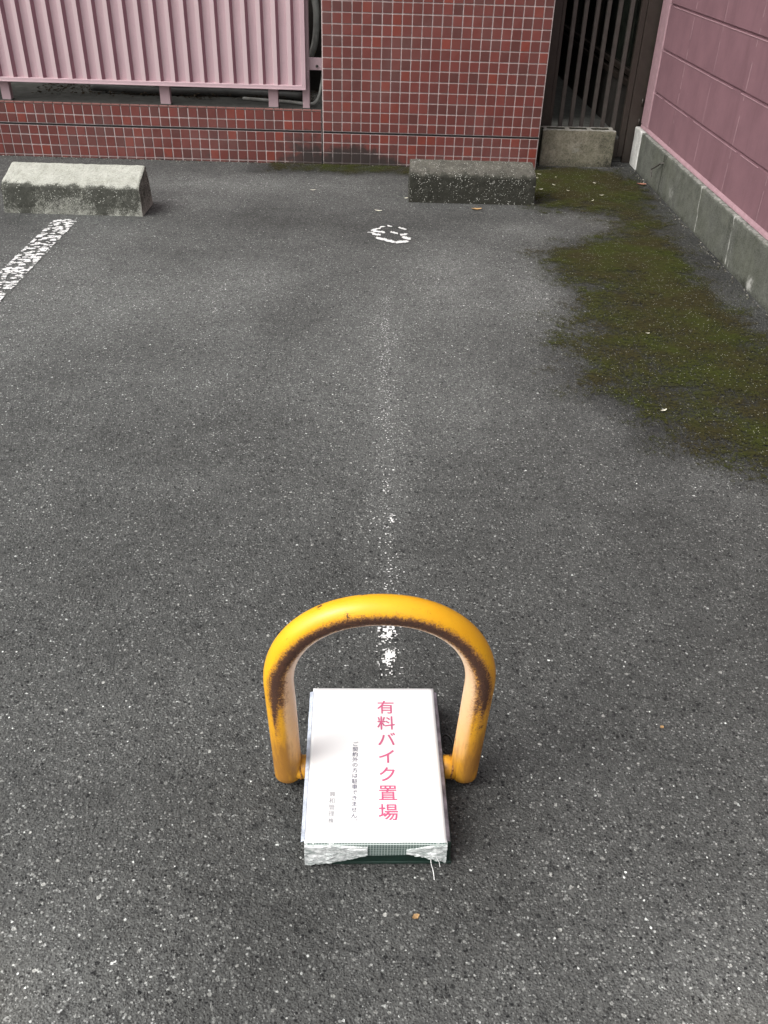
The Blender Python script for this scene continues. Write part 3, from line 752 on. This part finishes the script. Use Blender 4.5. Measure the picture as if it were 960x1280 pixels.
rough_block('wheel_stop', .600, .18, .163, .130, M['stop_dark'], (.748, -.590, 0), math.radians(.2),
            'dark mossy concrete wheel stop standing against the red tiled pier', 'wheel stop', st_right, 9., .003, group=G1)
# hollow block standing on its long side with the holes upward
def hollow_block():
    bm = bmesh.new(); W, D, H = .400, .100, .187
    def outline(k):   # outer boundary of the top
        return [(-W/2, -D/2), (W/2, -D/2), (W/2, D/2), (-W/2, D/2)]
    # cells: end notches and three holes
    holes = [(-.172, -.072), (-.050, .050), (.072, .172)]
    xsb = [-W/2, -.190, -.172, -.072, -.050, .050, .072, .172, .190, W/2]
    ysb = [-D/2, -.020, .033, D/2]
    solid = lambda i, j: not (j == 1 and (i in (2, 4, 6) or i in (0, 8)))
    vt = {}
    def V(i, j, z):
        if (i, j, z) not in vt:
            x, y = xsb[i], ysb[j]
            vt[(i, j, z)] = bm.verts.new((x, y, z))
        return vt[(i, j, z)]
    for i in range(9):
        for j in range(3):
            if not solid(i, j): continue
            bm.faces.new((V(i,j,H), V(i+1,j,H), V(i+1,j+1,H), V(i,j+1,H)))
            bm.faces.new((V(i,j,0), V(i,j+1,0), V(i+1,j+1,0), V(i+1,j,0)))
            for (di, dj, p, q) in ((-1,0,(i,j+1),(i,j)), (1,0,(i+1,j),(i+1,j+1)), (0,-1,(i,j),(i+1,j)), (0,1,(i+1,j+1),(i,j+1))):
                a, b = i+di, j+dj
                if not (0 <= a < 9 and 0 <= b < 3 and solid(a, b)):
                    bm.faces.new((V(*p,0), V(*q,0), V(*q,H), V(*p,H)))
    bmesh.ops.recalc_face_normals(bm, faces=bm.faces[:])
    vert_e = [e for e in bm.edges if abs((e.verts[0].co-e.verts[1].co).normalized().z) > .9 and abs(e.verts[0].co.y) < .03 and min(abs(abs(e.verts[0].co.x)-h) for h in (.172, .072, .050)) < .001]
    bmesh.ops.bevel(bm, geom=vert_e, offset=.016, segments=4, affect='EDGES', profile=.5)
    bmesh.ops.bevel(bm, geom=[e for e in bm.edges if len(e.link_faces) == 2 and e.calc_face_angle() > .7 and max(abs(v.co.x) for v in e.verts) > .19], offset=.003, segments=1, affect='EDGES')
    for zc_ in (.182, .172, .15, .12, .09, .06, .03): bmesh.ops.bisect_plane(bm, geom=bm.verts[:]+bm.edges[:]+bm.faces[:], plane_co=(0,0,zc_), plane_no=(0,0,1))
    for xc_ in [-.19+.02*q for q in range(20)]: bmesh.ops.bisect_plane(bm, geom=bm.verts[:]+bm.edges[:]+bm.faces[:], plane_co=(xc_,0,0), plane_no=(1,0,0))
    for v in bm.verts:
        c = v.co; c += Vector((noise.noise(c*40), noise.noise(c*40+Vector((3,1,5))), noise.noise(c*40+Vector((0,9,5)))*(c.z > .01))) * .0018
    me = bpy.data.meshes.new('hollow_block'); bm.to_mesh(me); bm.free()
    bm = bmesh.new(); bm.from_mesh(me)
    big_ = [f for f in bm.faces if f.calc_area() > .01]
    me.update()
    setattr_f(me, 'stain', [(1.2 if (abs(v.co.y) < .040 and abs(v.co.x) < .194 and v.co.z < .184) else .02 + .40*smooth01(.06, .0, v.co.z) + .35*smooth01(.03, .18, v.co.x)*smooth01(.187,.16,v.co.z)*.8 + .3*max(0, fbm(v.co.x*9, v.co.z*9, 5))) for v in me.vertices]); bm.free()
    setattr_f(me, 'efflo', [(.75 if v.co.z > .183 else .45*math.exp(-((v.co.x+.01)/.06)**2-((v.co.z-.10)/.05)**2) + .3*math.exp(-((v.co.x+.185)/.02)**2)) if not (abs(v.co.y) < .040 and v.co.z < .184) else 0 for v in me.vertices])
    o = link('hollow_block', me, M['block']); o.location = (1.386, .158, 0); o.rotation_euler = (0, 0, math.radians(1.2))
    return tag(o, 'weathered hollow concrete block standing in front of the brown gate', 'concrete block')
hollow_block()

# ------------------------------------------------------------------ parking lock: hoop on a green housing
RZ = math.radians(1.25)
LK = (.3185, -4.040, 0)
lock = tag(empty('parking_lock', LK, RZ), 'rusty yellow pipe hoop parking barrier on a dark green base box', 'parking barrier')
R = .0224
def hoop():
    hw_b, hw_t, zs_, zt, lean = .1420, .1485, .238, .3878, .022
    path = []
    def lx(z): return hw_b + (hw_t-hw_b) * z/zs_
    n1 = 22
    for i in range(n1): z = .0180 + (zs_-.0180)*i/n1; path.append((-lx(z), z))
    n2 = 44
    for i in range(n2+1):
        t = math.pi * i / n2
        # slightly squarer than a half circle
        cx, sz = -math.cos(t), math.sin(t)
        e = 2/2.12
        path.append((math.copysign(abs(cx)**e, cx)*hw_t, zs_ + (zt-zs_)*abs(sz)**e))
    for i in range(n1-1, -1, -1): z = .0180 + (zs_-.0180)*i/n1; path.append((lx(z), z))
    nseg = 40; vs, fs, ru, inn, lo_ = [], [], [], [], []
    pts = [Vector((x, 0, z)) for x, z in path]
    # rounded lower ends
    def ringat(p, nrm, r, z):
        for k in range(nseg):
            th = 2*math.pi*k/nseg
            v = p + nrm*math.cos(th)*r + Vector((0, -1, 0))*math.sin(th)*r
            thd = math.degrees(th)
            dt = 0
            t_top = smooth01(.20, .34, z); cen = 76 + 22*t_top; hwid = 31 - 8*t_top
            if z < .30: cen += 6*noise.noise(Vector((p.x*10, z*14, 0)))
            d_ = abs((thd - cen + 180) % 360 - 180)
            ru_ = 1 - d_/hwid*.5
            tone_mix = smooth01(.125, .235, z + .05*noise.noise(Vector((p.x*50, th*5, 0))))
            ru_ = ru_ * tone_mix + (1-tone_mix) * max(0, .33*(1 - d_/16)) * smooth01(.02, .12, z)
            ru.append(max(0, ru_)); 
            a_in = thd if thd <= 180 else 360-thd
            inn.append(smooth01(cen + 8 if thd < 180 else 120, cen+40 if thd < 180 else 150, thd if thd < 180 else a_in)*(.75 + .25*t_top) * smooth01(.03, .10, z))
            lo_.append(1 - smooth01(.06, .27, z))
            v = v.copy(); v.y -= lean * (v.z/.37) 
            vs.append(v)
    cx_, cz_ = 0, .15
    N_ = len(pts)
    for s in (.35, .75):
        a = math.asin(1-s) if False else math.acos(s)
        ringat(pts[0] - Vector((0,0,R*.55*math.sin(a))), Vector((-1,0,0)), R*s, pts[0].z)
    for i, p_ in enumerate(pts):
        t = (pts[min(i+1, N_-1)] - pts[max(i-1, 0)]).normalized()
        nrm = Vector((-t.z, 0, t.x))
        ringat(p_, nrm, R, p_.z)
    for s in (.75, .35):
        a = math.acos(s)
        ringat(pts[-1] - Vector((0,0,R*.55*math.sin(a))), Vector((1,0,0)), R*s, pts[-1].z)
    rings = len(vs)//nseg
    for i in range(rings-1):
        for k in range(nseg):
            k2 = (k+1) % nseg; fs.append((i*nseg+k, i*nseg+k2, (i+1)*nseg+k2, (i+1)*nseg+k))
    fs.append(tuple(range(nseg))[::-1]); fs.append(tuple((rings-1)*nseg+k for k in range(nseg)))
    me = bpy.data.meshes.new('hoop'); me.from_pydata([tuple(v) for v in vs], [], fs); me.update()
    setattr_f(me, 'rust', ru); setattr_f(me, 'inner', inn); setattr_f(me, 'low', lo_)
    bm = bmesh.new(); bm.from_mesh(me); bmesh.ops.recalc_face_normals(bm, faces=bm.faces[:]); bm.to_mesh(me); bm.free()
    return link('hoop', me, M['hoop'], lock, True)
hoop()
for s in (-1, 1):
    x0, x1 = .098*s, .130*s
    me = tube_mesh('pivot_stub', [(x0, .0, .030), (x0*.5+x1*.5, 0, .030), (x1, 0, .030)], .0190, 28)
    setattr_f(me, 'rust', [.0]*len(me.vertices)); setattr_f(me, 'inner', [0.]*len(me.vertices)); setattr_f(me, 'low', [.85]*len(me.vertices))
    o = link('pivot_stub', me, M['hoop'], lock, True)
    # weld collar where the stub meets the leg
    pts_ = [(x1 - s*.010 + s*.004*abs(math.sin(t)), .0190*math.cos(t), .030 + .0190*math.sin(t)) for t in [2*math.pi*i/24 for i in range(25)]]
    me = tube_mesh('weld_bead', pts_, .0016, 6, False)
    setattr_f(me, 'rust', [.52]*len(me.vertices)); setattr_f(me, 'inner', [0.]*len(me.vertices)); setattr_f(me, 'low', [1.]*len(me.vertices))
    link('weld_bead', me, M['hoop'], o, True)
HB = [(-.1075, .1085, -.1545, .148, 0, .0505)]
boxes('housing', HB, M['green'], lock, .004, 3)
boxes('base_plate', [(-.109, .1115, -.1565, .151, 0, .005)], M['green'], lock, .002, 2)
me = tube_mesh('cable_loop', spl([(.108,.064,.018),(.118,.075,.022),(.129,.066,.020),(.131,.048,.014),(.122,.036,.011),(.110,.036,.013)]), .0028, 8)
link('cable_loop', me, M['rubber'], lock, True)

# ------------------------------------------------------------------ paper notice under plastic film
PC = (.3150, -4.0438, .0518)
note = tag(empty('notice_sheet', PC, RZ), 'white paper notice with pink vertical Japanese lettering taped flat on the base box', 'sign')
def wavy(name, x0, x1, y0, y1, zf, mat, parent, th=.0004, nx_=30, ny_=40):
    vs, fs = [], []
    for j in range(ny_+1):
        for i in range(nx_+1):
            x, y = x0+(x1-x0)*i/nx_, y0+(y1-y0)*j/ny_; vs.append((x, y, zf(x, y)))
    n0 = len(vs)
    vs += [(a, b, c-th) for a, b, c in vs]
    for j in range(ny_):
        for i in range(nx_):
            a = j*(nx_+1)+i; fs.append((a, a+1, a+nx_+2, a+nx_+1)); fs.append((n0+a, n0+a+nx_+1, n0+a+nx_+2, n0+a+1))
    def rim(idx):
        for a, b in zip(idx, idx[1:]): fs.append((a, n0+a, n0+b, b))
    rim([i for i in range(nx_+1)]); rim([(j)*(nx_+1)+nx_ for j in range(ny_+1)]); rim([ny_*(nx_+1)+i for i in range(nx_, -1, -1)]); rim([j*(nx_+1) for j in range(ny_, -1, -1)])
    me = bpy.data.meshes.new(name); me.from_pydata(vs, [], fs); me.update()
    return link(name, me, mat, parent, True)
pz = lambda x, y: .0022 + .00035*noise.noise(Vector((x*22, y*22, 1)))
wavy('paper', -.1048, .1048, -.1530, .1530, pz, M['paper'], note)
def glyphs(name, items, mat, z):
    vs, fs = [], []
    for ch, cx, cy, size, off_ in items:
        cu = bpy.data.curves.new('t', 'FONT'); cu.body = ch; cu.size = size; cu.resolution_u = 3
        cu.align_x = 'LEFT'
        o = bpy.data.objects.new('t', cu); sc.collection.objects.link(o)
        dg = bpy.context.evaluated_depsgraph_get(); m = bpy.data.meshes.new_from_object(o.evaluated_get(dg))
        if m and len(m.vertices):
            X = [v.co.x for v in m.vertices]; Y = [v.co.y for v in m.vertices]
            mx = size*.5; my = size*.38                      # centre of the em box
            if ch in '。': mx, my = (min(X)+max(X))/2, (min(Y)+max(Y))/2
            b = len(vs)
            for q, (ox, oy) in enumerate(((0, 0), (off_, off_), (-off_, off_), (off_, -off_), (-off_, -off_)) if off_ else ((0, 0),)):
                b = len(vs)
                vs += [(v.co.x - mx + cx + ox, v.co.y - my + cy + oy, z + q*2e-5) for v in m.vertices]
                fs += [tuple(b+i for i in p_.vertices) for p_ in m.polygons]
        bpy.data.objects.remove(o); bpy.data.curves.remove(cu); bpy.data.meshes.remove(m)
    me = bpy.data.meshes.new(name); me.from_pydata(vs, [], fs); me.update(); return link(name, me, mat, note)
ca, sa = math.cos(RZ), math.sin(RZ)
def loc2(wx, wy): dx, dy = wx-PC[0], wy-PC[1]; return (dx*ca+dy*sa, -dx*sa+dy*ca)
big = [(c, *loc2(.3330+.0038*i/6, -3.934-.2100*i/6), .0312, .00024) for i, c in enumerate('有料バイク置場')]
glyphs('large_lettering', big, M['ink_red'], .0028)
sm = [(c, *loc2(.2835+.0015*i/13, -4.0150-.1365*i/13), .0098, .00007) for i, c in enumerate('ご契約外の方は駐車できません')] + [('。', *loc2(.2890, -4.1590), .0098, 0)]
glyphs('small_lettering', sm, M['ink_grey'], .0028)
co_ = [(c, *loc2(.2507, -4.1135-.0118*i), .0105 if i < 4 else .0090, .00005) for i, c in enumerate('興和管理株')]
glyphs('company_lettering', co_, M['ink_faint'], .0028)
# film down the front: whitish crinkled wedges at both corners, reinforced mesh between
def sheet(name, outline_top, outline_bot, y_at, mat, parent, nz_=12):
    """strips between two polylines of (x,z); y from y_at(x,t)"""
    vs, fs = [], []; n_ = len(outline_top)
    for j in range(nz_+1):
        t = j/nz_
        for i in range(n_):
            (xa, za), (xb, zb) = outline_top[i], outline_bot[i]
            x, z = xa+(xb-xa)*t, za+(zb-za)*t; vs.append((x, y_at(x, z, t), z))
    for j in range(nz_):
        for i in range(n_-1): a = j*n_+i; fs.append((a, a+n_, a+n_+1, a+1))
    me = bpy.data.meshes.new(name); me.from_pydata(vs, [], fs); me.update(); return link(name, me, mat, parent)
zt0 = .0021
def crk(x, z, t):
    if t == 0: return -.1526
    return -.1572 - .0035*abs(noise.noise(Vector((x*70, z*200, 2)))) - .0016*t
def lerp(a, b, n_): return [a+(b-a)*i/n_ for i in range(n_+1)]
XL = lerp(-.1045, -.012, 60)
def botL(x):
    t = max(0, (x+.103)/.091); return -.0425 + .0195*t**1.6*1 + .0024*noise.noise(Vector((x*150, 1, 1))) if t < .35 else -.0425+.0195*t**1.6 + (t-.35)*.004 + .0012*noise.noise(Vector((x*190, 1, 1)))
sheet('front_film', [(x, zt0 - max(0, (x+.06)*.10)) for x in XL], [(x, botL(x)) for x in XL], crk, M['film'], note)
XR = lerp(.045, .1050, 40)
def botR(x):
    t = max(0, (.1035-x)/.0585); return -.039 + .022*t**.8 + .0030*noise.noise(Vector((x*160, 4, 1)))
sheet('front_film', [(x, zt0 - .012*max(0, 1-(x-.045)/.045)) for x in XR], [(x, botR(x)) for x in XR], crk, M['film'], note)
XM = lerp(-.100, .104, 40)
sheet('mesh_tape', [(x, zt0+.0002) for x in XM], [(x, -.0175 - .007*(1-((x)/.104)**2)) for x in XM], lambda x, z, t: -.1522 if t == 0 else -.1556 - .0006*t, M['mesh'], note)
for sgn, xx in ((-1, -.1052), (1, .1052)):
    YL = lerp(-.150, .145, 30)
    vs, fs = [], []
    for y in YL:
        wv = .002*noise.noise(Vector((y*30, sgn, 0)))
        vs += [(xx-sgn*.001, y, .0030), (xx + sgn*(.0046+.5*abs(wv)), y, .0002), (xx+sgn*(.0058+abs(wv)), y, -.034-2*abs(wv))]
    for i in range(len(YL)-1):
        for k in (0, 1): a = i*3+k; fs.append((a, a+1, a+4, a+3))
    me = bpy.data.meshes.new('side_film'); me.from_pydata(vs, [], fs); me.update(); link('side_film', me, M['film_side'] if sgn > 0 else M['film_pale'], note)
me = tube_mesh('thread', [(.082, -.160, -.030), (.083, -.1625, -.038), (.0855, -.166, -.045), (.0865, -.172, -.0475), (.087, -.181, -.0482)], .0006, 6); link('loose_thread', me, M['paper'], note)
me = tube_mesh('thread', [(.090, -.160, -.024), (.0945, -.163, -.032), (.096, -.165, -.040)], .0005, 6); link('loose_thread', me, M['paper'], note)

# ------------------------------------------------------------------ leaves, petals
def leaf(name, loc, L_, W_, rz, mat, label, cat, group=None, curl=.25):
    vs, fs = [], []; n_ = 7
    for i in range(n_+1):
        t = i/n_; wd = W_*math.sin(math.pi*min(1, t*.96+.03))**.8*.5
        x = (t-.5)*L_; zc = curl*L_*(t-.5)**2*2
        for s in (-1, 0, 1): vs.append((x, s*wd*(1+.2*math.sin(i*2.3+s)), zc + abs(s)*wd*.35 + .0008))
    for i in range(n_):
        for k in (0, 1): a = i*3+k; fs.append((a, a+1, a+4, a+3))
    n0 = len(vs); vs += [(a, b, c-.0005) for a, b, c in vs]; fs += [tuple(reversed([n0+i for i in f])) for f in fs]
    me = bpy.data.meshes.new(name); me.from_pydata(vs, [], fs); me.update()
    o = link(name, me, mat); o.location = loc; o.rotation_euler = (0, 0, rz); return tag(o, label, cat, group)
leaf('fallen_leaf', (.765, -.775, .001), .052, .022, .15, M['leaf_tan'], 'crumpled tan leaf on the asphalt in front of the dark wheel stop', 'leaf')
leaf('fallen_leaf', (.304, -.842, .001), .036, .013, -.2, M['petal'], 'slim pale leaf on the asphalt just behind the white ring mark', 'leaf')
leaf('fallen_leaf', (.437, -.62, .001), .022, .014, .9, M['petal'], 'small pale leaf touching the left corner of the dark wheel stop', 'leaf')
leaf('fallen_leaf', (1.672, -.245, .001), .050, .030, -.1, M['leaf_brown'], 'reddish brown leaf at the foot of the grey footing near the gate', 'leaf')
leaf('fallen_leaf', (.377, -4.279, .001), .0115, .0075, .5, M['leaf_tan'], 'tiny tan leaf scrap on the asphalt in front of the base box', 'leaf')
leaf('fallen_leaf', (.822, -3.92, .001), .008, .006, .5, M['leaf_tan'], 'tiny tan leaf scrap alone on the asphalt right of the yellow hoop', 'leaf')
leaf('fallen_leaf', (-.02, -.52, .001), .028, .010, .2, M['petal'], 'small pale leaf on the asphalt before the tiled pier, left of the tan ones', 'leaf')
PT = [(1.13,-.20),(1.155,-.12),(1.20,-.33),(1.235,-.17),(1.37,-.13),(1.42,-.27),(1.255,-.43),(1.12,-.42),(1.41,-.50),(1.345,-.60),(1.22,-2.2),(1.13,-2.75)]
for i, (x, y) in enumerate(PT):
    leaf('petal', (x, y, .009), random.uniform(.008, .026), random.uniform(.004, .009), random.uniform(-1, 1), M['petal'],
         'pale fallen petal scrap lying on the green moss by the pink wall', 'petal', 'pale petals scattered over the moss')

# ------------------------------------------------------------------ grit: countless small stones along the walls and round the box
def pebbles(name, spots, label, smin=.002, smax=.006):
    bm = bmesh.new()
    for x, y in spots:
        r_ = random.uniform(smin, smax) * random.uniform(.5, 1)
        m = Matrix.Translation((x, y, r_*.35)) @ Matrix.Rotation(random.uniform(0, 6.28), 4, 'Z') @ Matrix.Diagonal((1, random.uniform(.6, 1), random.uniform(.5, .8), 1))
        g = bmesh.ops.create_icosphere(bm, subdivisions=1, radius=r_, matrix=m)
        for v in g['verts']: v.co += Vector((random.uniform(-1, 1), random.uniform(-1, 1), random.uniform(-1, 1))) * r_ * .22
    me = bpy.data.meshes.new(name); bm.to_mesh(me); bm.free()
    n = N('grit_stone', .9, .2); rnd = n.t.nodes.new('ShaderNodeNewGeometry').outputs['Random Per Island']
    n.col(n.mix(n.math('POWER', rnd, 2.0), (.05, .046, .038), (.33, .32, .28)))
    return tag(link(name, me, n.m), label, 'grit', kind='stuff')
sp_ = []
for i in range(520):
    x = random.uniform(-2.3, 1.15)
    if noise.noise(Vector((x*6, 1, 1))) > -.25: sp_.append((x, -.006 - abs(random.gauss(0, .016))))
for i in range(260):
    y = random.uniform(-3.2, .05); sp_.append((1.708 - abs(random.gauss(0, .014)), y))
for i in range(60): sp_.append((random.uniform(1.16, 1.72), random.uniform(.06, .22)))
pebbles('grit', sp_, 'loose grit and crumbs of stone gathered along the foot of the walls')
